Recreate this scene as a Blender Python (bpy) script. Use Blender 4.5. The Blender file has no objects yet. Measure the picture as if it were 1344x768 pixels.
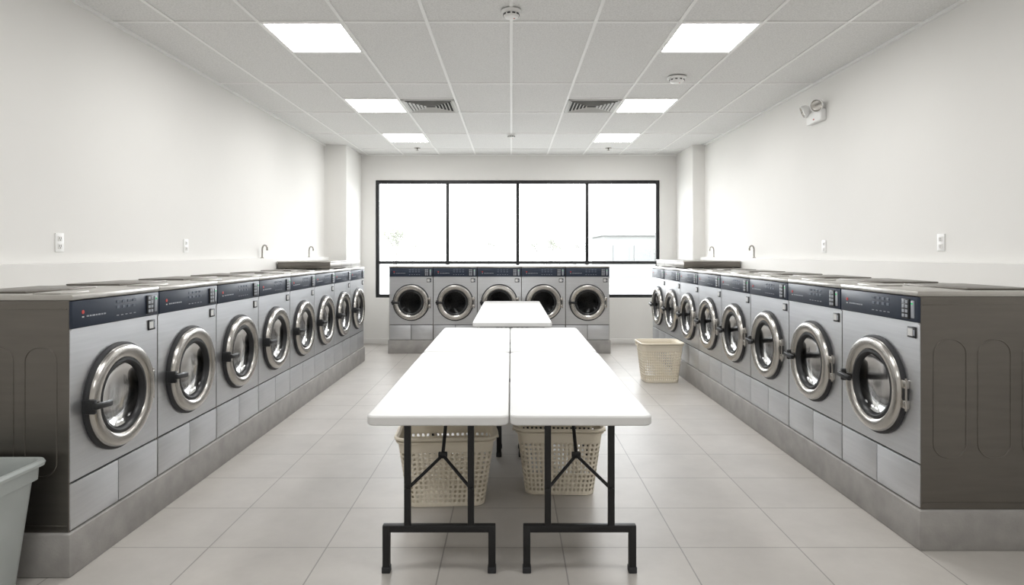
import bpy, bmesh, math, random
from mathutils import Vector, Matrix
random.seed(4)
scene = bpy.context.scene
scene.view_settings.view_transform = 'Standard'
scene.view_settings.look = 'None'
HC = 1.5
F = 812.0

# ------------------------------------------------------------------ materials
def new_mat(name):
    m = bpy.data.materials.new(name); m.use_nodes = True
    nt = m.node_tree
    return m, nt, nt.nodes['Principled BSDF']

def pmat(name, col, rough=0.5, metal=0.0, noise=0.0, nscale=(8,8,8), bump=0.0, bscale=60, coat=0.0, spec=0.5, rnoise=0.0):
    m, nt, b = new_mat(name)
    b.inputs['Base Color'].default_value = (*col, 1)
    b.inputs['Roughness'].default_value = rough
    b.inputs['Metallic'].default_value = metal
    b.inputs['Coat Weight'].default_value = coat
    b.inputs['Specular IOR Level'].default_value = spec
    tc = nt.nodes.new('ShaderNodeTexCoord')
    mp = nt.nodes.new('ShaderNodeMapping'); mp.inputs['Scale'].default_value = nscale
    nt.links.new(tc.outputs['Object'], mp.inputs['Vector'])
    if noise > 0 or rnoise > 0:
        n = nt.nodes.new('ShaderNodeTexNoise'); n.inputs['Scale'].default_value = 1.0; n.inputs['Detail'].default_value = 5
        nt.links.new(mp.outputs['Vector'], n.inputs['Vector'])
        if noise > 0:
            r = nt.nodes.new('ShaderNodeMapRange')
            r.inputs['From Min'].default_value = 0.3; r.inputs['From Max'].default_value = 0.7
            r.inputs['To Min'].default_value = 1 - noise; r.inputs['To Max'].default_value = 1 + noise
            nt.links.new(n.outputs['Fac'], r.inputs['Value'])
            mx = nt.nodes.new('ShaderNodeVectorMath'); mx.operation = 'SCALE'
            mx.inputs[0].default_value = col
            nt.links.new(r.outputs['Result'], mx.inputs['Scale'])
            nt.links.new(mx.outputs['Vector'], b.inputs['Base Color'])
        if rnoise > 0:
            r2 = nt.nodes.new('ShaderNodeMapRange')
            r2.inputs['To Min'].default_value = max(0, rough - rnoise); r2.inputs['To Max'].default_value = rough + rnoise
            nt.links.new(n.outputs['Fac'], r2.inputs['Value'])
            nt.links.new(r2.outputs['Result'], b.inputs['Roughness'])
    if bump > 0:
        n3 = nt.nodes.new('ShaderNodeTexNoise'); n3.inputs['Scale'].default_value = bscale; n3.inputs['Detail'].default_value = 3
        nt.links.new(tc.outputs['Object'], n3.inputs['Vector'])
        bp = nt.nodes.new('ShaderNodeBump'); bp.inputs['Strength'].default_value = bump; bp.inputs['Distance'].default_value = 0.01
        nt.links.new(n3.outputs['Fac'], bp.inputs['Height'])
        nt.links.new(bp.outputs['Normal'], b.inputs['Normal'])
    return m

M = {}
M['wall'] = pmat('painted_wall', (0.82, 0.812, 0.79), 0.8, bump=0.05, bscale=120, noise=0.012, nscale=(1.2,1.2,1.2), spec=0.3)
M['trimw'] = pmat('trim_white', (0.80, 0.79, 0.77), 0.5)
M['tbar'] = pmat('tbar_white', (0.92, 0.92, 0.91), 0.5)
M['steel'] = pmat('stainless_front', (0.63, 0.64, 0.66), 0.38, 0.92, noise=0.05, nscale=(3, 3, 60), rnoise=0.06)
M['steeltop'] = pmat('stainless_top', (0.50, 0.485, 0.46), 0.30, 0.95, noise=0.05, nscale=(30, 3, 3))
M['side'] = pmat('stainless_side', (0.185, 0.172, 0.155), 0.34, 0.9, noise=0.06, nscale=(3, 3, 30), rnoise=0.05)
M['kick'] = pmat('kick_panel', (0.64, 0.65, 0.67), 0.45, 0.9, noise=0.04, nscale=(3, 3, 50))
M['chrome'] = pmat('door_ring_chrome', (0.55, 0.53, 0.50), 0.24, 1.0, noise=0.04, nscale=(10,10,10))
M['black'] = pmat('black_plastic', (0.012, 0.013, 0.015), 0.38, noise=0.1)
M['rubber'] = pmat('dark_gasket', (0.02, 0.021, 0.024), 0.55, noise=0.1)
M['panel'] = pmat('control_navy', (0.026, 0.036, 0.058), 0.38, noise=0.05, spec=0.35)
M['btn'] = pmat('button_grey', (0.34, 0.36, 0.40), 0.4, noise=0.03)
M['btndk'] = pmat('button_outline', (0.10, 0.12, 0.16), 0.4, noise=0.03)
M['labelw'] = pmat('label_white', (0.66, 0.66, 0.65), 0.5, noise=0.02)
M['red'] = pmat('logo_red', (0.5, 0.03, 0.02), 0.4, noise=0.02)
M['gap'] = pmat('seam_dark', (0.03, 0.03, 0.03), 0.8, noise=0.02)
M['plinth'] = pmat('plinth_concrete', (0.35, 0.338, 0.325), 0.6, noise=0.12, nscale=(9,9,9), bump=0.08, bscale=90)
M['table'] = pmat('table_white_plastic', (0.765, 0.765, 0.758), 0.45, bump=0.03, bscale=250, noise=0.008, spec=0.35)
M['leg'] = pmat('leg_black_steel', (0.012, 0.012, 0.013), 0.42, 0.2, noise=0.1)
M['basket'] = pmat('basket_cream', (0.82, 0.75, 0.62), 0.5, noise=0.03)
M['bin'] = pmat('bin_grey_plastic', (0.42, 0.45, 0.44), 0.45, noise=0.03, bump=0.03)
M['outlet'] = pmat('outlet_white', (0.88, 0.88, 0.87), 0.35, noise=0.01)
M['pipe'] = pmat('pipe_chrome', (0.36, 0.34, 0.31), 0.22, 1.0, noise=0.02)
M['frame'] = pmat('window_black_aluminium', (0.015, 0.016, 0.018), 0.45, noise=0.05)
M['ext'] = pmat('ext_paving', (0.30, 0.30, 0.288), 0.9, noise=0.06, nscale=(0.5,0.5,0.5))
M['extb'] = pmat('ext_cladding', (0.215, 0.22, 0.215), 0.8, noise=0.04)
M['leaf'] = pmat('ext_leaf', (0.27, 0.29, 0.235), 0.8, noise=0.1)
M['leafpale'] = pmat('ext_leaf_pale', (0.34, 0.35, 0.32), 0.8, noise=0.1)
M['bark'] = pmat('ext_bark', (0.27, 0.265, 0.25), 0.9, noise=0.1)
M['ventdk'] = pmat('vent_dark', (0.05, 0.05, 0.05), 0.8, noise=0.05)
M['extwin'] = pmat('ext_glazing', (0.18, 0.185, 0.19), 0.4, noise=0.05)
M['vent'] = pmat('vent_white', (0.62, 0.62, 0.60), 0.5, noise=0.02)

# ceiling tile
m, nt, b = new_mat('ceiling_tile')
tc = nt.nodes.new('ShaderNodeTexCoord')
n = nt.nodes.new('ShaderNodeTexNoise'); n.inputs['Scale'].default_value = 90; n.inputs['Detail'].default_value = 6
nt.links.new(tc.outputs['Object'], n.inputs['Vector'])
cr = nt.nodes.new('ShaderNodeValToRGB')
cr.color_ramp.elements[0].position = 0.3; cr.color_ramp.elements[0].color = (0.70, 0.70, 0.69, 1)
cr.color_ramp.elements[1].position = 0.6; cr.color_ramp.elements[1].color = (0.82, 0.82, 0.81, 1)
nt.links.new(n.outputs['Fac'], cr.inputs['Fac']); nt.links.new(cr.outputs['Color'], b.inputs['Base Color'])
bp = nt.nodes.new('ShaderNodeBump'); bp.inputs['Strength'].default_value = 0.2; bp.inputs['Distance'].default_value = 0.005
nt.links.new(n.outputs['Fac'], bp.inputs['Height']); nt.links.new(bp.outputs['Normal'], b.inputs['Normal'])
b.inputs['Roughness'].default_value = 0.95
b.inputs['Specular IOR Level'].default_value = 0.1
M['ceil'] = m

# floor tiles
m, nt, b = new_mat('floor_porcelain_tile')
tc = nt.nodes.new('ShaderNodeTexCoord')
mp = nt.nodes.new('ShaderNodeMapping'); mp.inputs['Location'].default_value = (0.34, 0.26, 0)
nt.links.new(tc.outputs['Object'], mp.inputs['Vector'])
br = nt.nodes.new('ShaderNodeTexBrick'); br.offset = 0.0; br.squash = 1.0
br.inputs['Scale'].default_value = 1.0
br.inputs['Brick Width'].default_value = 0.60; br.inputs['Row Height'].default_value = 0.487
br.inputs['Mortar Size'].default_value = 0.0035; br.inputs['Mortar Smooth'].default_value = 0.1
br.inputs['Color1'].default_value = (0.50, 0.475, 0.445, 1); br.inputs['Color2'].default_value = (0.47, 0.448, 0.42, 1)
br.inputs['Mortar'].default_value = (0.28, 0.265, 0.25, 1)
nt.links.new(mp.outputs['Vector'], br.inputs['Vector'])
n = nt.nodes.new('ShaderNodeTexNoise'); n.inputs['Scale'].default_value = 3.0; n.inputs['Detail'].default_value = 8; n.inputs['Roughness'].default_value = 0.65
nt.links.new(tc.outputs['Object'], n.inputs['Vector'])
r = nt.nodes.new('ShaderNodeMapRange'); r.inputs['From Min'].default_value = 0.3; r.inputs['From Max'].default_value = 0.7
r.inputs['To Min'].default_value = 0.92; r.inputs['To Max'].default_value = 1.07
nt.links.new(n.outputs['Fac'], r.inputs['Value'])
vm = nt.nodes.new('ShaderNodeVectorMath'); vm.operation = 'SCALE'
nt.links.new(br.outputs['Color'], vm.inputs[0]); nt.links.new(r.outputs['Result'], vm.inputs['Scale'])
nt.links.new(vm.outputs['Vector'], b.inputs['Base Color'])
bp = nt.nodes.new('ShaderNodeBump'); bp.inputs['Strength'].default_value = 0.4; bp.inputs['Distance'].default_value = 0.002; bp.invert = True
nt.links.new(br.outputs['Fac'], bp.inputs['Height']); nt.links.new(bp.outputs['Normal'], b.inputs['Normal'])
b.inputs['Roughness'].default_value = 0.40
M['floor'] = m

# drum with perforations
m, nt, b = new_mat('drum_perforated')
tc = nt.nodes.new('ShaderNodeTexCoord')
v = nt.nodes.new('ShaderNodeTexVoronoi'); v.inputs['Scale'].default_value = 45
nt.links.new(tc.outputs['Object'], v.inputs['Vector'])
cr = nt.nodes.new('ShaderNodeValToRGB'); cr.color_ramp.elements[0].position = 0.22; cr.color_ramp.elements[1].position = 0.3
cr.color_ramp.elements[0].color = (0.01, 0.01, 0.01, 1); cr.color_ramp.elements[1].color = (0.16, 0.165, 0.17, 1)
nt.links.new(v.outputs['Distance'], cr.inputs['Fac']); nt.links.new(cr.outputs['Color'], b.inputs['Base Color'])
b.inputs['Metallic'].default_value = 0.5; b.inputs['Roughness'].default_value = 0.55
M['drum'] = m

def glassmat(name, tint, ior=1.45, rough=0.06):
    m = bpy.data.materials.new(name); m.use_nodes = True; nt = m.node_tree
    nt.nodes.clear()
    out = nt.nodes.new('ShaderNodeOutputMaterial'); t = nt.nodes.new('ShaderNodeBsdfTransparent')
    t.inputs['Color'].default_value = (*tint, 1)
    g = nt.nodes.new('ShaderNodeBsdfGlossy'); g.inputs['Roughness'].default_value = rough
    g.inputs['Color'].default_value = (0.75, 0.75, 0.75, 1)
    fr = nt.nodes.new('ShaderNodeFresnel'); fr.inputs['IOR'].default_value = ior
    mx = nt.nodes.new('ShaderNodeMixShader')
    nt.links.new(fr.outputs[0], mx.inputs[0]); nt.links.new(t.outputs[0], mx.inputs[1]); nt.links.new(g.outputs[0], mx.inputs[2])
    nt.links.new(mx.outputs[0], out.inputs['Surface'])
    return m
M['glass'] = glassmat('door_glass_smoked', (0.17, 0.18, 0.195), 1.35, 0.12)
M['pane'] = glassmat('window_pane_clear', (0.98, 0.99, 0.99), 1.3, 0.04)

def emat(name, col, s):
    m = bpy.data.materials.new(name); m.use_nodes = True; nt = m.node_tree; nt.nodes.clear()
    out = nt.nodes.new('ShaderNodeOutputMaterial'); e = nt.nodes.new('ShaderNodeEmission')
    e.inputs['Color'].default_value = (*col, 1); e.inputs['Strength'].default_value = s
    nt.links.new(e.outputs[0], out.inputs['Surface']); return m
M['led'] = emat('led_diffuser', (1.0, 0.99, 0.975), 20.0)
M['green'] = emat('indicator_green', (0.1, 0.9, 0.3), 0.7)

# ------------------------------------------------------------------ mesh builder
class MB:
    def __init__(self):
        self.bm = bmesh.new(); self.mats = []
    def mi(self, k):
        if k not in self.mats: self.mats.append(k)
        return self.mats.index(k)
    def face(self, pts, mat):
        vs = [self.bm.verts.new(p) for p in pts]
        f = self.bm.faces.new(vs); f.material_index = self.mi(mat); return f
    def box(self, x0, x1, y0, y1, z0, z1, mat, bev=0.0, rot=None, seg=2):
        t = bmesh.new()
        bmesh.ops.create_cube(t, size=1)
        sx, sy, sz = x1-x0, y1-y0, z1-z0
        for v in t.verts: v.co = Vector((v.co.x*sx, v.co.y*sy, v.co.z*sz))
        if bev > 0:
            bmesh.ops.bevel(t, geom=t.edges[:], offset=bev, segments=seg, affect='EDGES', profile=0.5)
        c = Vector(((x0+x1)/2, (y0+y1)/2, (z0+z1)/2))
        for v in t.verts:
            p = v.co
            if rot: p = rot @ p
            v.co = p + c
        self.merge(t, mat)
    def merge(self, t, mat):
        i = self.mi(mat); mp = {}
        for v in t.verts: mp[v] = self.bm.verts.new(v.co)
        for f in t.faces:
            nf = self.bm.faces.new([mp[v] for v in f.verts]); nf.material_index = i
        t.free()
    def lathe(self, prof, origin, axis, mat, seg=48, mats=None):
        a = Vector(axis).normalized()
        q = Vector((0, 0, 1)).rotation_difference(a)
        o = Vector(origin); rings = []
        for (r, h) in prof:
            if r < 1e-6: rings.append([self.bm.verts.new(o + q @ Vector((0, 0, h)))])
            else: rings.append([self.bm.verts.new(o + q @ Vector((r*math.cos(2*math.pi*k/seg), r*math.sin(2*math.pi*k/seg), h))) for k in range(seg)])
        for j in range(len(rings)-1):
            A, B = rings[j], rings[j+1]
            i = self.mi(mats[j] if mats else mat)
            for k in range(seg):
                k2 = (k+1) % seg
                if len(A) == 1 and len(B) == 1: continue
                if len(A) == 1: f = self.bm.faces.new([A[0], B[k], B[k2]])
                elif len(B) == 1: f = self.bm.faces.new([A[k], A[k2], B[0]])
                else: f = self.bm.faces.new([A[k], A[k2], B[k2], B[k]])
                f.material_index = i
    def tube(self, pts, r, mat, seg=10, closed=False):
        pts = [Vector(p) for p in pts]; n = len(pts); rings = []
        i = self.mi(mat); up = None
        for k in range(n):
            if closed: t = (pts[(k+1) % n]-pts[k-1]).normalized()
            else: t = (pts[min(k+1, n-1)]-pts[max(k-1, 0)]).normalized()
            if up is None:
                up = Vector((0, 0, 1)) if abs(t.z) < 0.9 else Vector((1, 0, 0))
            u = (up - t*up.dot(t)).normalized(); w = t.cross(u); up = u
            rad = r[k] if isinstance(r, list) else r
            rings.append([self.bm.verts.new(pts[k] + u*rad*math.cos(2*math.pi*a/seg) + w*rad*math.sin(2*math.pi*a/seg)) for a in range(seg)])
        rng = range(n if closed else n-1)
        for k in rng:
            A, B = rings[k], rings[(k+1) % n]
            for a in range(seg):
                f = self.bm.faces.new([A[a], A[(a+1) % seg], B[(a+1) % seg], B[a]]); f.material_index = i
        if not closed:
            for R in (rings[0], rings[-1]):
                f = self.bm.faces.new(R); f.material_index = i
    def mesh(self, name, ang=35):
        bmesh.ops.recalc_face_normals(self.bm, faces=self.bm.faces[:])
        me = bpy.data.meshes.new(name); self.bm.to_mesh(me); self.bm.free()
        for k in self.mats: me.materials.append(M[k])
        me.polygons.foreach_set('use_smooth', [True]*len(me.polygons))
        me.set_sharp_from_angle(angle=math.radians(ang))
        return me
    def obj(self, name, loc=(0, 0, 0), rotz=0, parent=None, ang=35):
        o = bpy.data.objects.new(name, self.mesh(name + '_mesh', ang))
        scene.collection.objects.link(o); o.location = loc; o.rotation_euler = (0, 0, rotz)
        if parent: o.parent = parent
        return o

def rrect(w, d, r, n=6):
    pts = []
    for (cx, cy, a0) in ((w/2-r, d/2-r, 0), (-w/2+r, d/2-r, 90), (-w/2+r, -d/2+r, 180), (w/2-r, -d/2+r, 270)):
        for k in range(n+1):
            a = math.radians(a0 + 90*k/n); pts.append((cx+r*math.cos(a), cy+r*math.sin(a)))
    return pts

def empty(name, loc=(0, 0, 0), rotz=0):
    e = bpy.data.objects.new(name, None); scene.collection.objects.link(e)
    e.location = loc; e.rotation_euler = (0, 0, rotz); return e

# ------------------------------------------------------------------ room shell
XL, XR, YF, YN, ZC = -2.80, 2.90, 10.2, -2.2, HC+1.62
T = 0.2
def shell(name, *a, mat='wall'):
    b = MB(); b.box(*a, mat); return b.obj(name)
shell('floor', XL-T, XR+T, YN-T, YF+T, -0.1, 0, mat='floor')
shell('wall_left', XL-T, XL, YN-T, YF+T, 0, ZC)
shell('wall_right', XR, XR+T, YN-T, YF+T, 0, ZC)
shell('wall_near', XL, XR, YN-T, YN, 0, ZC)
shell('ceiling', XL-T, XR+T, YN-T, YF+T, ZC, ZC+0.1, mat='ceil')
WX0, WX1, WZ0, WZ1 = -2.24, 2.45, 0.76, 2.70
b = MB()
b.box(XL, WX0, YF, YF+T, 0, ZC, 'wall'); b.box(WX1, XR, YF, YF+T, 0, ZC, 'wall')
b.box(WX0, WX1, YF, YF+T, 0, WZ0, 'wall'); b.box(WX0, WX1, YF, YF+T, WZ1, ZC, 'wall')
b.obj('wall_far')
for nm, x0, x1 in (('pilaster', XL, -2.47), ('pilaster', 2.72, XR)):
    shell(nm, x0, x1, 9.27, YF, 0, ZC)
b = MB(); b.box(-2.47, 2.72, YF-0.012, YF, 0, 0.09, 'trimw', 0.003); b.obj('baseboard_far')
b = MB(); b.box(XL, -2.73, 2.4, 9.27, 0, 1.44, 'wall', 0.006); b.obj('trim_1')
b = MB(); b.box(2.83, XR, 2.6, 9.27, 0, 1.44, 'wall', 0.006); b.obj('trim_2')

# window
b = MB(); fy0, fy1 = YF+0.03, YF+0.10; fw = 0.055
b.box(WX0, WX0+fw, fy0, fy1, WZ0, WZ1, 'frame', 0.004); b.box(WX1-fw, WX1, fy0, fy1, WZ0, WZ1, 'frame', 0.004)
b.box(WX0+fw, WX1-fw, fy0, fy1, WZ0, WZ0+fw, 'frame', 0.004); b.box(WX0+fw, WX1-fw, fy0, fy1, WZ1-fw, WZ1, 'frame', 0.004)
mull = [(587-671)/79.6, (679.5-671)/79.6, (771-671)/79.6]
for x in mull: b.box(x-0.027, x+0.027, fy0+0.003, fy1-0.003, WZ0+fw, WZ1-fw, 'frame', 0.004)
b.box(WX0+fw, WX1-fw, fy0+0.005, fy1-0.005, 1.315, 1.365, 'frame', 0.004)
b.face([(WX0+fw, YF+0.065, WZ0+fw), (WX1-fw, YF+0.065, WZ0+fw), (WX1-fw, YF+0.065, WZ1-fw), (WX0+fw, YF+0.065, WZ1-fw)], 'pane')
b.obj('window_1')

# ceiling grid
b = MB(); g = 0.012; zt = ZC-0.008
XS = [0.59*k for k in range(-4, 5)]
YS = [-1.9, -0.6, 0.65, 1.87, 3.1, 4.33, 5.90, 7.12, 8.38, 9.62]
for x in XS: b.box(x-g, x+g, YN, YF, zt, ZC, 'tbar', 0.002, seg=1)
for y in YS: b.box(XL, XR, y-g, y+g, zt+0.001, ZC, 'tbar')
for s in (-1, 1):
    for y in (4.99, 6.48, 9.03, 2.50, 0.0):
        b.box(min(s*0.59*2, s*0.59*3), max(s*0.59*2, s*0.59*3), y-g, y+g, zt+0.001, ZC, 'tbar')
    b.box(min(s*0.59, s*1.18), max(s*0.59, s*1.18), 6.48-g, 6.48+g, zt+0.001, ZC, 'tbar')
b.box(XL, XL+0.022, YN, 9.27, ZC-0.02, ZC, 'tbar'); b.box(XR-0.022, XR, YN, 9.27, ZC-0.02, ZC, 'tbar')
b.box(-2.47, 2.72, YF-0.022, YF, ZC-0.02, ZC, 'tbar')
b.obj('trim_3')

# LED panels
for (y0, y1) in ((4.34, 4.98), (6.49, 7.11), (8.39, 9.02), (1.88, 2.49), (-0.59, -0.01)):
    for s in (-1, 1):
        xa, xb = sorted((s*1.195, s*1.757))
        b = MB(); z = ZC-0.006
        b.box(xa, xb, y0+0.012, y1-0.012, z, ZC-0.0005, 'tbar')
        b.face([(xa+0.012, y0+0.022, z-0.001), (xb-0.012, y0+0.022, z-0.001), (xb-0.012, y1-0.022, z-0.001), (xa+0.012, y1-0.022, z-0.001)], 'led')
        b.obj('ceiling_light_panel')

# vents
for s in (-1, 1):
    b = MB(); x0, x1 = sorted((s*0.604, s*1.166)); y0, y1 = 6.494, 7.106; z = ZC
    b.box(x0, x1, y0, y1, z-0.004, z-0.0005, 'ventdk')
    for (a, c, d, e) in ((x0, x1, y0, y0+0.035), (x0, x1, y1-0.035, y1), (x0, x0+0.035, y0, y1), (x1-0.035, x1, y0, y1)):
        b.box(a, c, d, e, z-0.014, z-0.003, 'vent', 0.002)
    cx, cy = (x0+x1)/2, (y0+y1)/2
    for k in range(6):
        h = 0.24 - k*0.036
        R1 = Matrix.Rotation(math.radians(40), 3, 'X'); R2 = Matrix.Rotation(math.radians(-40), 3, 'X')
        b.box(cx-h, cx+h, cy-h-0.011, cy-h+0.011, z-0.016, z-0.014, 'vent', rot=R1)
        b.box(cx-h, cx+h, cy+h-0.011, cy+h+0.011, z-0.016, z-0.014, 'vent', rot=R2)
        R3 = Matrix.Rotation(math.radians(40), 3, 'Y'); R4 = Matrix.Rotation(math.radians(-40), 3, 'Y')
        b.box(cx-h-0.011, cx-h+0.011, cy-h, cy+h, z-0.016, z-0.014, 'vent', rot=R4)
        b.box(cx+h-0.011, cx+h+0.011, cy-h, cy+h, z-0.016, z-0.014, 'vent', rot=R3)
    b.obj('ceiling_air_vent')

def detector(x, y, r, name='smoke_detector'):
    b = MB()
    b.lathe([(0, 0), (r, 0), (r, 0.012), (r*0.93, 0.02), (r*0.8, 0.022), (r*0.78, 0.034), (r*0.62, 0.046), (r*0.3, 0.05), (0, 0.05)], (0, 0, 0), (0, 0, -1), 'outlet', 32)
    for k in range(10):
        a = k*math.pi/5
        R = Matrix.Rotation(a, 3, 'Z')
        p = R @ Vector((r*0.79, 0, 0))
        b.box(p.x-0.003, p.x+0.003, p.y-0.010, p.y+0.010, -0.033, -0.024, 'ventdk', rot=R)
    b.lathe([(0, 0.0505), (0.006, 0.0505), (0.006, 0.052), (0, 0.053)], (r*0.3, 0, 0), (0, 0, -1), 'red', 10)
    b.obj(name, (x, y, ZC-0.008))
detector(0, 4.12, 0.066); detector(1.52, 5.68, 0.085); detector(0.0, 8.43, 0.06)
for x, y in ((-1.45, 9.55), (1.5, 9.55)):
    b = MB()
    b.lathe([(0, 0), (0.05, 0), (0.048, 0.006), (0.02, 0.010), (0.012, 0.012), (0.012, 0.025), (0.006, 0.026), (0.006, 0.034), (0.022, 0.036), (0.022, 0.039), (0, 0.04)], (0, 0, 0), (0, 0, -1), 'pipe', 20)
    b.obj('fire_sprinkler_head', (x, y, ZC))

# ------------------------------------------------------------------ washers
def washer_mesh(w, depth, name):
    b = MB(); H = 1.105; hw = w/2; Q = 0.945
    b.box(-hw, -hw+0.012, 0.004, depth, 0.0, 1.078, 'side', 0.002, seg=1)
    b.box(hw-0.012, hw, 0.004, depth, 0.0, 1.078, 'side', 0.002, seg=1)
    b.box(-hw+0.012, hw-0.012, depth-0.012, depth, 0.0, 1.078, 'side')
    b.box(-hw+0.012, hw-0.012, 0.02, depth-0.012, 0.0, 0.012, 'gap')
    b.box(-hw+0.012, hw-0.012, 0.013, 0.018, 0.012, 0.232, 'gap')
    # lid
    b.box(-hw, hw, -0.012, depth, 1.078, H, 'steeltop', 0.005)
    b.box(-hw*0.72, hw*0.72, depth*0.42, depth*0.9, H, H+0.010, 'side', 0.004)
    b.box(-hw*0.9, -hw*0.35, depth*0.10, depth*0.30, H, H+0.006, 'steeltop', 0.002)
    # front face with round opening
    z0, z1 = 0.232, 0.940; zc = 0.562; N = 48; R = 0.203*Q
    xo = hw-0.003
    circ, rect = [], []
    for k in range(N):
        a = 2*math.pi*(k+0.5)/N; c, s = math.cos(a), math.sin(a)
        circ.append((R*c, R*s + zc))
        t = min(xo/abs(c) if abs(c) > 1e-6 else 9, ((z1-zc) if s > 0 else (zc-z0))/abs(s) if abs(s) > 1e-6 else 9)
        rect.append([t*c, t*s + zc])
    for cx, cz in ((xo, z1), (-xo, z1), (-xo, z0), (xo, z0)):
        j = min(range(N), key=lambda q: (rect[q][0]-cx)**2+(rect[q][1]-cz)**2); rect[j] = [cx, cz]
    cv = [b.bm.verts.new((x, 0, z)) for x, z in circ]; rv = [b.bm.verts.new((x, 0, z)) for x, z in rect]
    rb = [b.bm.verts.new((x, 0.015, z)) for x, z in rect]
    mi = b.mi('steel')
    for k in range(N):
        k2 = (k+1) % N
        for q in ([cv[k], cv[k2], rv[k2], rv[k]], [rv[k], rv[k2], rb[k2], rb[k]]):
            f = b.bm.faces.new(q); f.material_index = mi
    # kick panels
    b.box(-hw+0.004, -0.003, -0.002, 0.012, 0.008, 0.222, 'kick', 0.003)
    b.box(0.003, hw-0.004, -0.002, 0.012, 0.008, 0.222, 'kick', 0.003)
    # control panel
    b.box(-hw+0.003, hw-0.003, -0.010, 0.02, 0.945, 1.075, 'panel', 0.005)
    y = -0.0115
    b.box(-hw+0.006, hw-0.006, -0.004, 0.01, 0.937, 0.944, 'steel')
    # logo + text
    b.lathe([(0.0, 0.0), (0.010, 0.0), (0.009, 0.002), (0, 0.002)], (-hw+0.075, -0.0098, 1.018), (0, -1, 0), 'red', 16)
    b.box(-hw+0.069, -hw+0.081, y, -0.0098, 0.992, 0.998, 'labelw')
    xx = -hw+0.10
    for L in (0.016, 0.012, 0.02, 0.01, 0.018, 0.012, 0.016):
        b.box(xx, xx+L, y, -0.0098, 0.993, 1.0, 'btn'); xx += L+0.006
    # programme buttons
    for r_ in range(2):
        for c_ in range(4):
            x = -0.03+c_*0.045; z = 1.012+r_*0.028
            b.box(x, x+0.026, y-0.001, -0.0098, z, z+0.014, 'btndk', 0.002, seg=1)
    for c_ in range(5):
        b.box(-0.03+c_*0.036, -0.03+c_*0.036+0.018, y, -0.0098, 0.975, 0.979, 'btn')
    # payment keypad at right
    kx = hw-0.125
    b.box(kx, kx+0.062, -0.017, -0.009, 0.958, 1.062, 'black', 0.003)
    for r_ in range(4):
        for c_ in range(2):
            b.box(kx+0.007+c_*0.026, kx+0.027+c_*0.026, -0.020, -0.0165, 0.966+r_*0.024, 0.982+r_*0.024, 'btn', 0.002, seg=1)
    b.box(kx+0.074, kx+0.098, -0.016, -0.009, 0.965, 1.055, 'btn', 0.003)
    b.box(kx+0.080, kx+0.092, -0.018, -0.0155, 1.035, 1.043, 'green')
    # label plate below
    b.box(hw-0.095, hw-0.028, -0.006, 0.001, 0.862, 0.920, 'black', 0.003)
    b.box(hw-0.088, hw-0.050, -0.0075, -0.0055, 0.872, 0.910, 'labelw')
    b.box(hw-0.044, hw-0.034, -0.0075, -0.0055, 0.875, 0.905, 'btn')
    # door
    o = (0, 0, zc); ax = (0, -1, 0)
    def L(prof, mat, seg): b.lathe([(r*Q, h) for r, h in prof], o, ax, mat, seg)
    L([(0.205, 0.002), (0.290, 0.0), (0.290, 0.014), (0.282, 0.022), (0.274, 0.022)], 'rubber', 64)
    L([(0.276, 0.018), (0.275, 0.034), (0.268, 0.044), (0.254, 0.048), (0.222, 0.046), (0.210, 0.040), (0.202, 0.030)], 'chrome', 64)
    L([(0.204, 0.030), (0.201, 0.036), (0.188, 0.037), (0.178, 0.028), (0.172, 0.008), (0.172, -0.01), (0.203, -0.012)], 'black', 64)
    L([(0.174, 0.010), (0.155, -0.006), (0.12, -0.016), (0.07, -0.022), (0, -0.024)], 'glass', 48)
    L([(0.203, 0.0), (0.206, -0.05), (0.212, -0.06), (0.235, -0.062)], 'rubber', 48)
    L([(0.235, -0.062), (0.25, -0.07), (0.25, -0.38), (0.10, -0.41), (0, -0.41)], 'drum', 48)
    for k in range(3):
        a = math.radians(90+120*k); R_ = Matrix.Rotation(-a, 3, 'Y')
        p = Vector((0.205*math.cos(a), 0.22, zc+0.205*math.sin(a)))
        b.box(p.x-0.03, p.x+0.03, p.y-0.14, p.y+0.14, p.z-0.014, p.z+0.014, 'drum', 0.01, rot=R_)
    # handle (viewer's left) and hinge (right)
    Rh = Matrix.Rotation(math.radians(4), 3, 'Y')
    b.box(-0.278, -0.254, -0.062, 0.0, zc-0.035, zc+0.035, 'black', 0.006)
    b.box(-0.286, -0.160, -0.080, -0.056, zc-0.015, zc+0.015, 'black', 0.007, rot=Rh)
    b.box(0.250, 0.290, -0.026, 0.0, zc+0.03, zc+0.075, 'chrome', 0.006)
    b.box(0.250, 0.290, -0.026, 0.0, zc-0.075, zc-0.03, 'chrome', 0.006)
    b.tube([(0.285, -0.018, zc-0.085), (0.285, -0.018, zc+0.085)], 0.006, 'chrome')
    return b.mesh(name)

def place(me, loc, rz):
    o = bpy.data.objects.new('front_load_washer', me); scene.collection.objects.link(o)
    o.location = loc; o.rotation_euler = (0, 0, rz); return o
PH = 0.2
XFL, L0, PL = -2.05, 2.87, 0.715
XFR, R0, PR = 2.07, 3.13, 0.740
YB, PB, BX0 = 9.22, 0.657, -1.82
meL = washer_mesh(PL-0.004, 0.672, 'washer_a'); meR = washer_mesh(PR-0.004, 0.752, 'washer_b'); meB = washer_mesh(PB-0.004, 0.70, 'washer_c')
Lw = [place(meL, (XFL, L0+PL*(k+0.5), PH), math.pi/2) for k in range(8)]
Rw = [place(meR, (XFR, R0+PR*(k+0.5), PH), -math.pi/2) for k in range(8)]
Bw = [place(meB, (BX0+PB*(k+0.5), YB, PH), 0) for k in range(5)]

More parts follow.
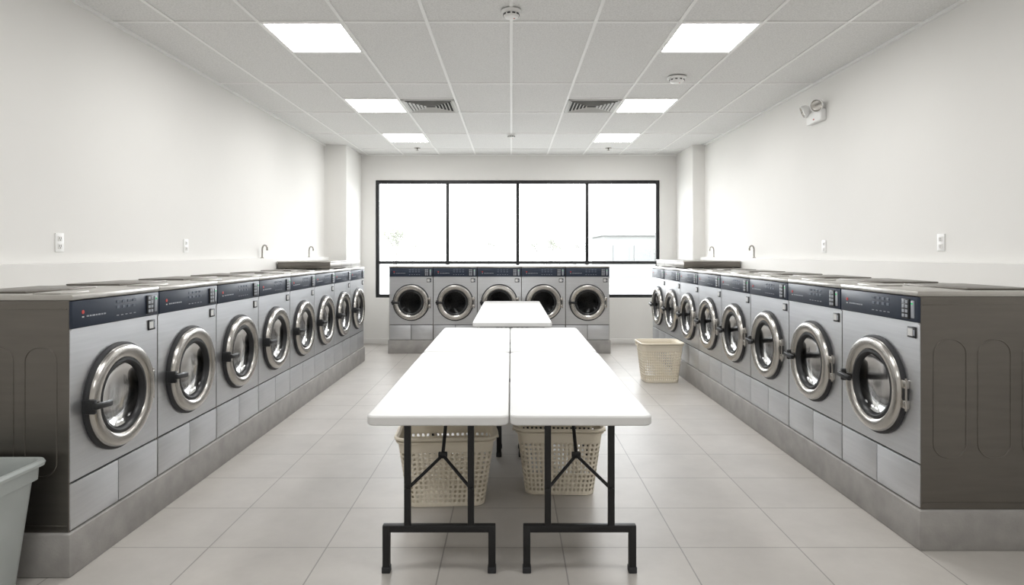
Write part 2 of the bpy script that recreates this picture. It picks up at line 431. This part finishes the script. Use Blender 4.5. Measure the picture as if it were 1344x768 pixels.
# embossed relief on the exposed end panels
def emboss(parent, w, depth, sgn):
    b = MB(); x = sgn*(w/2)
    n = 3; cw = depth*0.22
    for k in range(n):
        cy = depth*(0.20+0.30*k)
        pts = [(x, cy+px, 0.56+pz) for px, pz in rrect(cw, 0.60, cw*0.45, 8)]
        b.tube(pts, 0.0035, 'side', 8, closed=True)
    b.box(min(x, x+sgn*0.004), max(x, x+sgn*0.004), 0.012, depth-0.01, 1.035, 1.041, 'side', 0.001)
    b.box(min(x, x+sgn*0.004), max(x, x+sgn*0.004), 0.012, depth-0.01, 0.03, 0.036, 'side', 0.001)
    b.obj('end_panel_relief', parent=parent)
emboss(Lw[0], PL-0.004, 0.672, -1); emboss(Rw[0], PR-0.004, 0.752, 1)

# plinths
b = MB(); b.box(-2.73, XFL+0.015, L0-0.02, L0+PL*8+0.02, 0, PH, 'plinth', 0.006); b.obj('washer_plinth')
b = MB(); b.box(XFR-0.015, 2.83, R0-0.02, R0+PR*8+0.02, 0, PH, 'plinth', 0.006); b.obj('washer_plinth')
b = MB(); b.box(BX0-0.015, BX0+PB*5+0.015, YB-0.015, YB+0.71, 0, PH, 'plinth', 0.006); b.obj('washer_plinth')
# raised service covers on the far machines
def cover(x0, x1, y0, y1):
    b = MB(); z = PH+1.117
    b.box(x0, x1, y0, y1, z, z+0.072, 'side', 0.004); b.box(x0-0.008, x1+0.008, y0-0.01, y1+0.005, z+0.072, z+0.085, 'steeltop', 0.004)
    for k in range(1, 3): b.box(x0-0.001, x1+0.001, y0+(y1-y0)*k/3-0.002, y0+(y1-y0)*k/3+0.002, z+0.005, z+0.07, 'gap')
    b.obj('service_cover')
cover(-2.71, -2.10, 7.18, 8.58); cover(2.12, 2.81, 7.60, 9.03)

# pipes
def goose(x, y, s):
    b = MB(); pts = [(0, 0, 0.0), (0, 0, 0.10)]
    for k in range(1, 10):
        a = math.pi*k/9*0.95; pts.append((s*0.035*(1-math.cos(a)), -0.02*(1-math.cos(a)), 0.10+0.045*math.sin(a)))
    b.tube(pts, 0.009, 'pipe'); b.lathe([(0.008, 0), (0.022, 0), (0.02, 0.006), (0.009, 0.012)], (0, 0, 0), (0, 0, 1), 'pipe', 20)
    b.lathe([(0.0, 0), (0.011, 0), (0.011, 0.02), (0, 0.02)], pts[-1][0:3], (0, 0, -1), 'pipe', 14)
    b.obj('gooseneck_pipe', (x, y, 1.44))
goose(-2.765, 6.87, 1); goose(-2.765, 8.46, 1); goose(2.865, 7.30, -1); goose(2.865, 8.75, -1)

# outlets
def outlet(x, y, z, s):
    b = MB()
    b.box(0, s*0.006, -0.036, 0.036, -0.058, 0.058, 'outlet', 0.002) if s > 0 else b.box(-0.006, 0, -0.036, 0.036, -0.058, 0.058, 'outlet', 0.002)
    for zz in (-0.024, 0.024):
        a, c = sorted((s*0.006, s*0.009)); b.box(a, c, -0.018, 0.018, zz-0.016, zz+0.016, 'trimw', 0.001)
        a, c = sorted((s*0.0088, s*0.0095))
        for yy in (-0.007, 0.007): b.box(a, c, yy-0.0015, yy+0.0015, zz-0.004, zz+0.009, 'gap')
        b.box(a, c, -0.003, 0.003, zz-0.012, zz-0.007, 'gap')
    b.obj('wall_outlet', (x, y, z))
outlet(XL, 3.83, 1.565, 1); outlet(XL, 5.32, 1.56, 1); outlet(XR, 4.17, 1.57, -1); outlet(XR, 5.73, 1.56, -1)

# emergency light
b = MB()
b.box(-0.055, 0, -0.14, 0.14, -0.055, 0.055, 'outlet', 0.012, seg=3)
for yy, ax in ((-0.10, (-0.7, -0.55, -0.25)), (0.12, (-0.8, 0.25, -0.35))):
    c = Vector((-0.055, yy, 0.09)); a = Vector(ax).normalized()
    b.tube([(-0.03, yy, 0.04), (-0.035, yy, 0.075), c], 0.012, 'outlet')
    b.lathe([(0, -0.03), (0.03, -0.028), (0.052, -0.005), (0.060, 0.03), (0.060, 0.045), (0.054, 0.047)], c, a, 'outlet', 28)
    b.lathe([(0.054, 0.047), (0.045, 0.035), (0.02, 0.028), (0, 0.028)], c, a, 'chrome', 28)
b.box(-0.058, -0.054, -0.02, 0.0, -0.03, -0.02, 'red')
b.obj('emergency_light', (XR, 5.83, 2.78))

# ------------------------------------------------------------------ tables
def table(x0, x1, y0, y1, ztop, leg_in=0.09):
    cx, cy = (x0+x1)/2, (y0+y1)/2; w, d = x1-x0, y1-y0
    e = empty('folding_table', (cx, cy, 0))
    b = MB(); th = 0.045
    prof = [(-0.03, -th), (-0.006, -th), (0, -th+0.006), (0, -0.008), (-0.003, -0.003), (-0.009, 0.0)]
    rings = []
    for off, z in prof:
        rings.append([b.bm.verts.new((px, py, ztop+z)) for px, py in rrect(w+2*off, d+2*off, 0.045+off, 8)])
    mi = b.mi('table')
    for j in range(len(rings)-1):
        n = len(rings[j])
        for k in range(n):
            f = b.bm.faces.new([rings[j][k], rings[j][(k+1) % n], rings[j+1][(k+1) % n], rings[j+1][k]]); f.material_index = mi
    b.bm.faces.new(rings[-1]).material_index = mi
    inner = [b.bm.verts.new((px, py, ztop-0.025)) for px, py in rrect(w-0.08, d-0.08, 0.01, 8)]
    n = len(inner)
    for k in range(n): b.bm.faces.new([rings[0][k], rings[0][(k+1) % n], inner[(k+1) % n], inner[k]]).material_index = mi
    b.bm.faces.new(inner).material_index = mi
    b.obj('table_top', parent=e, ang=25)
    b = MB(); zu = ztop-0.028
    for s in (-1, 1): b.box(s*(w/2-0.07)-0.012, s*(w/2-0.07)+0.012, -d/2+0.05, d/2-0.05, zu-0.02, zu, 'leg', 0.003)
    for s in (-1, 1):
        yl = s*(d/2-leg_in); px = 0.149; fx = 0.248; zb = 0.19
        for sx in (-1, 1):
            b.box(sx*px-0.015, sx*px+0.015, yl-0.015, yl+0.015, zb, zu, 'leg', 0.004)
            b.box(sx*fx-0.017, sx*fx+0.017, yl-0.017, yl+0.017, 0.012, zb+0.03, 'leg', 0.004)
            b.box(sx*fx-0.020, sx*fx+0.020, yl-0.020, yl+0.020, 0.0, 0.03, 'rubber', 0.004)
            b.tube([(sx*px, yl, 0.39), (0.0, yl-s*0.15, 0.50)], 0.008, 'leg')
            b.lathe([(0, -0.022), (0.012, -0.022), (0.012, 0.022), (0, 0.022)], (sx*px, yl, 0.39), (0, 1, 0), 'leg', 12)
        b.box(-fx-0.017, fx+0.017, yl-0.016, yl+0.016, zb, zb+0.034, 'leg', 0.004)
        b.box(-w/2+0.07, w/2-0.07, yl-0.014, yl+0.014, zu-0.03, zu, 'leg', 0.004)
        b.box(-0.022, 0.022, yl-s*0.15-0.01, yl-s*0.15+0.01, 0.485, 0.515, 'leg', 0.003)
        b.tube([(0.0, yl-s*0.15, 0.50), (0.0, yl-s*0.42, zu-0.005)], 0.009, 'leg')
        b.box(-w/2+0.07, w/2-0.07, yl-s*0.42-0.01, yl-s*0.42+0.01, zu-0.02, zu, 'leg', 0.003)
    b.obj('leg_frame', parent=e)
    return e
table(-0.665, -0.012, 2.82, 4.65, 0.755); table(-0.006, 0.648, 2.82, 4.65, 0.755)
table(-0.665, -0.012, 4.665, 6.17, 0.755); table(-0.006, 0.648, 4.665, 6.17, 0.755)
table(-0.39, 0.41, 6.19, 8.95, 0.803)

# ------------------------------------------------------------------ baskets
def basket(x, y, w, d, h, rz=0):
    b = MB(); NU, NV = 56, 11
    def ring(t, off=0.0):
        s = 0.80+0.20*t
        return (w*s+off, d*s+off)
    def pts(W, D, us):
        P = rrect(W, D, 0.06, 6); L = [0]
        for k in range(len(P)):
            a, c = P[k], P[(k+1) % len(P)]; L.append(L[-1]+math.hypot(c[0]-a[0], c[1]-a[1]))
        out = []; j = 0
        for u in us:
            s = u*L[-1]
            while j < len(P)-1 and L[j+1] < s: j += 1
            a, c = P[j], P[(j+1) % len(P)]; q = (s-L[j])/(L[j+1]-L[j]); out.append((a[0]+(c[0]-a[0])*q, a[1]+(c[1]-a[1])*q))
        return out
    us = []
    for k in range(NU): us += [k/NU, (k+0.50)/NU]
    vs = [0.0, 0.06]
    for k in range(NV):
        vs += [0.06+0.76*(k+0.58)/NV, 0.06+0.76*(k+1)/NV]
    vs += [0.93, 1.0]
    rows = []
    for v in vs:
        W, D = ring(v); rows.append([b.bm.verts.new((p[0], p[1], v*h)) for p in pts(W, D, us)])
    mi = b.mi('basket'); n = len(us)
    for j in range(len(vs)-1):
        hole_row = 1 <= j < 1+2*NV and (j % 2 == 1)
        for k in range(n):
            if hole_row and k % 2 == 1: continue
            b.bm.faces.new([rows[j][k], rows[j][(k+1) % n], rows[j+1][(k+1) % n], rows[j+1][k]]).material_index = mi
    b.bm.faces.new(rows[0]).material_index = mi
    me = b.mesh('laundry_basket_mesh', 40)
    o = bpy.data.objects.new('laundry_basket', me); scene.collection.objects.link(o)
    o.location = (x, y, 0.004); o.rotation_euler = (0, 0, rz)
    md = o.modifiers.new('solid', 'SOLIDIFY'); md.thickness = 0.004; md.offset = 0
    b = MB(); W, D = ring(1.0)
    rp = rrect(W+0.02, D+0.02, 0.07, 6)
    b.tube([(p[0], p[1], h) for p in rp], 0.010, 'basket', 8, closed=True)
    b.tube([(p[0], p[1], h-0.022) for p in rrect(W+0.012, D+0.012, 0.07, 6)], 0.006, 'basket', 8, closed=True)
    for s in (-1, 1):
        X = s*(W/2+0.012)
        b.tube([(X, -0.07, h-0.01), (X+s*0.012, -0.06, h-0.035), (X+s*0.012, 0.06, h-0.035), (X, 0.07, h-0.01)], 0.007, 'basket', 8)
    b.obj('rim', parent=o)
    return o
basket(-0.395, 3.82, 0.57, 0.42, 0.41, 0.06)
basket(0.305, 3.98, 0.53, 0.38, 0.41, -0.04)
basket(1.74, 7.28, 0.48, 0.38, 0.45, 0.03)

# ------------------------------------------------------------------ bin
b = MB(); mi = b.mi('bin'); h = 0.57
prof = [(0.40, 0.30, 0.0), (0.405, 0.305, 0.008), (0.50, 0.38, h-0.09), (0.53, 0.41, h-0.085), (0.535, 0.415, h-0.03), (0.565, 0.445, h-0.025), (0.57, 0.45, h-0.012), (0.56, 0.44, h), (0.53, 0.41, h), (0.515, 0.395, h-0.02), (0.49, 0.37, h-0.10), (0.39, 0.29, 0.02)]
rings = [[b.bm.verts.new((p[0], p[1], z)) for p in rrect(W, D, 0.05, 8)] for W, D, z in prof]
for j in range(len(rings)-1):
    n = len(rings[j])
    for k in range(n): b.bm.faces.new([rings[j][k], rings[j][(k+1) % n], rings[j+1][(k+1) % n], rings[j+1][k]]).material_index = mi
b.bm.faces.new(rings[0]).material_index = mi; b.bm.faces.new(rings[-1]).material_index = mi
b.obj('trash_bin', (-2.385, 2.60, 0), ang=30)

# ------------------------------------------------------------------ outside
b = MB(); b.box(-60, 60, YF+T+0.01, 110, -0.25, -0.12, 'ext'); b.obj('pavement_outside')
b = MB()
b.box(6.0, 12.0, 40, 46, -0.12, 2.6, 'extb'); b.box(5.8, 12.2, 39.8, 46.2, 2.6, 2.8, 'extb', 0.03)
for k in range(4): b.box(6.6+k*1.35, 7.6+k*1.35, 39.93, 40.02, 0.9, 2.0, 'extwin')
b.obj('neighbouring_building')
def tree_mesh(H, leafm, nl=12, lv=4):
    b = MB()
    def br(p, d, L, r, lev):
        q = p + d*L*0.5 + Vector((random.uniform(-.04, .04),)*2+(0,))*L; e = q + d*L*0.5
        b.tube([p, q, e], [r, r*0.85, r*0.7], 'bark', 5)
        if lev == 0:
            for _ in range(nl):
                c = e + Vector([random.gauss(0, L*0.9) for _ in range(3)])
                c.z = max(c.z, H*0.15)
                u = Vector([random.gauss(0, 1) for _ in range(3)]).normalized(); w = u.orthogonal().normalized(); s = H*0.010
                b.face([c-u*s, c+w*s*0.5, c+u*s, c-w*s*0.5], leafm)
            return
        for _ in range(4):
            nd = (d + Vector([random.gauss(0, 0.42) for _ in range(2)]+[random.gauss(0.35, 0.2)])).normalized()
            br(e, nd, L*0.72, r*0.6, lev-1)
    br(Vector((0, 0, 0)), Vector((0, 0, 1)), H*0.27, H*0.014, lv)
    return b.mesh('tree_mesh')
def put(me, x, y, s=1.0, r=0.0):
    o = bpy.data.objects.new('tree', me); scene.collection.objects.link(o)
    o.location = (x, y, -0.115); o.scale = (s, s, s); o.rotation_euler = (0, 0, r)
tA = tree_mesh(3.0, 'leaf'); tB = tree_mesh(3.2, 'leafpale')
put(tA, 1.75, 30); put(tA, -4.9, 26, 1.15, 2.0); put(tB, 3.9, 38, 0.9, 1.0); put(tB, 9.2, 37.3, 0.8, 3.0)
for k, (x, y) in enumerate([(-14, 62), (-10.5, 66), (-2.5, 68), (5.0, 64)]):
    put(tB, x, y, 0.95+0.25*((k*37) % 5)/5, k*1.3)
b = MB(); b.lathe([(0.0, 0), (0.16, 0), (0.16, 0.1), (0.06, 0.12), (0.04, 5.0), (0, 5.0)], (0, 0, 0), (0, 0, 1), 'bark', 12)
b.tube([(0, 0, 4.9), (0.3, -0.2, 5.1), (0.9, -0.5, 5.15)], 0.03, 'bark'); b.box(0.8, 1.2, -0.7, -0.4, 5.08, 5.18, 'bark', 0.02)
b.obj('street_lamp', (8.2, 52, -0.12))

# ------------------------------------------------------------------ world + camera
w = bpy.data.worlds.new('overcast_sky'); scene.world = w; w.use_nodes = True
bg = w.node_tree.nodes['Background']; bg.inputs['Color'].default_value = (0.96, 0.98, 1.0, 1); bg.inputs['Strength'].default_value = 8.2
cam = bpy.data.cameras.new('camera'); co = bpy.data.objects.new('camera', cam); scene.collection.objects.link(co)
co.location = (0, 0, HC); co.rotation_euler = (math.pi/2, 0, 0)
cam.sensor_width = 36; cam.lens = F/1344*36; cam.shift_y = -(384-332)/1344; cam.shift_x = 1/1344
cam.clip_start = 0.05; cam.clip_end = 300
scene.camera = co
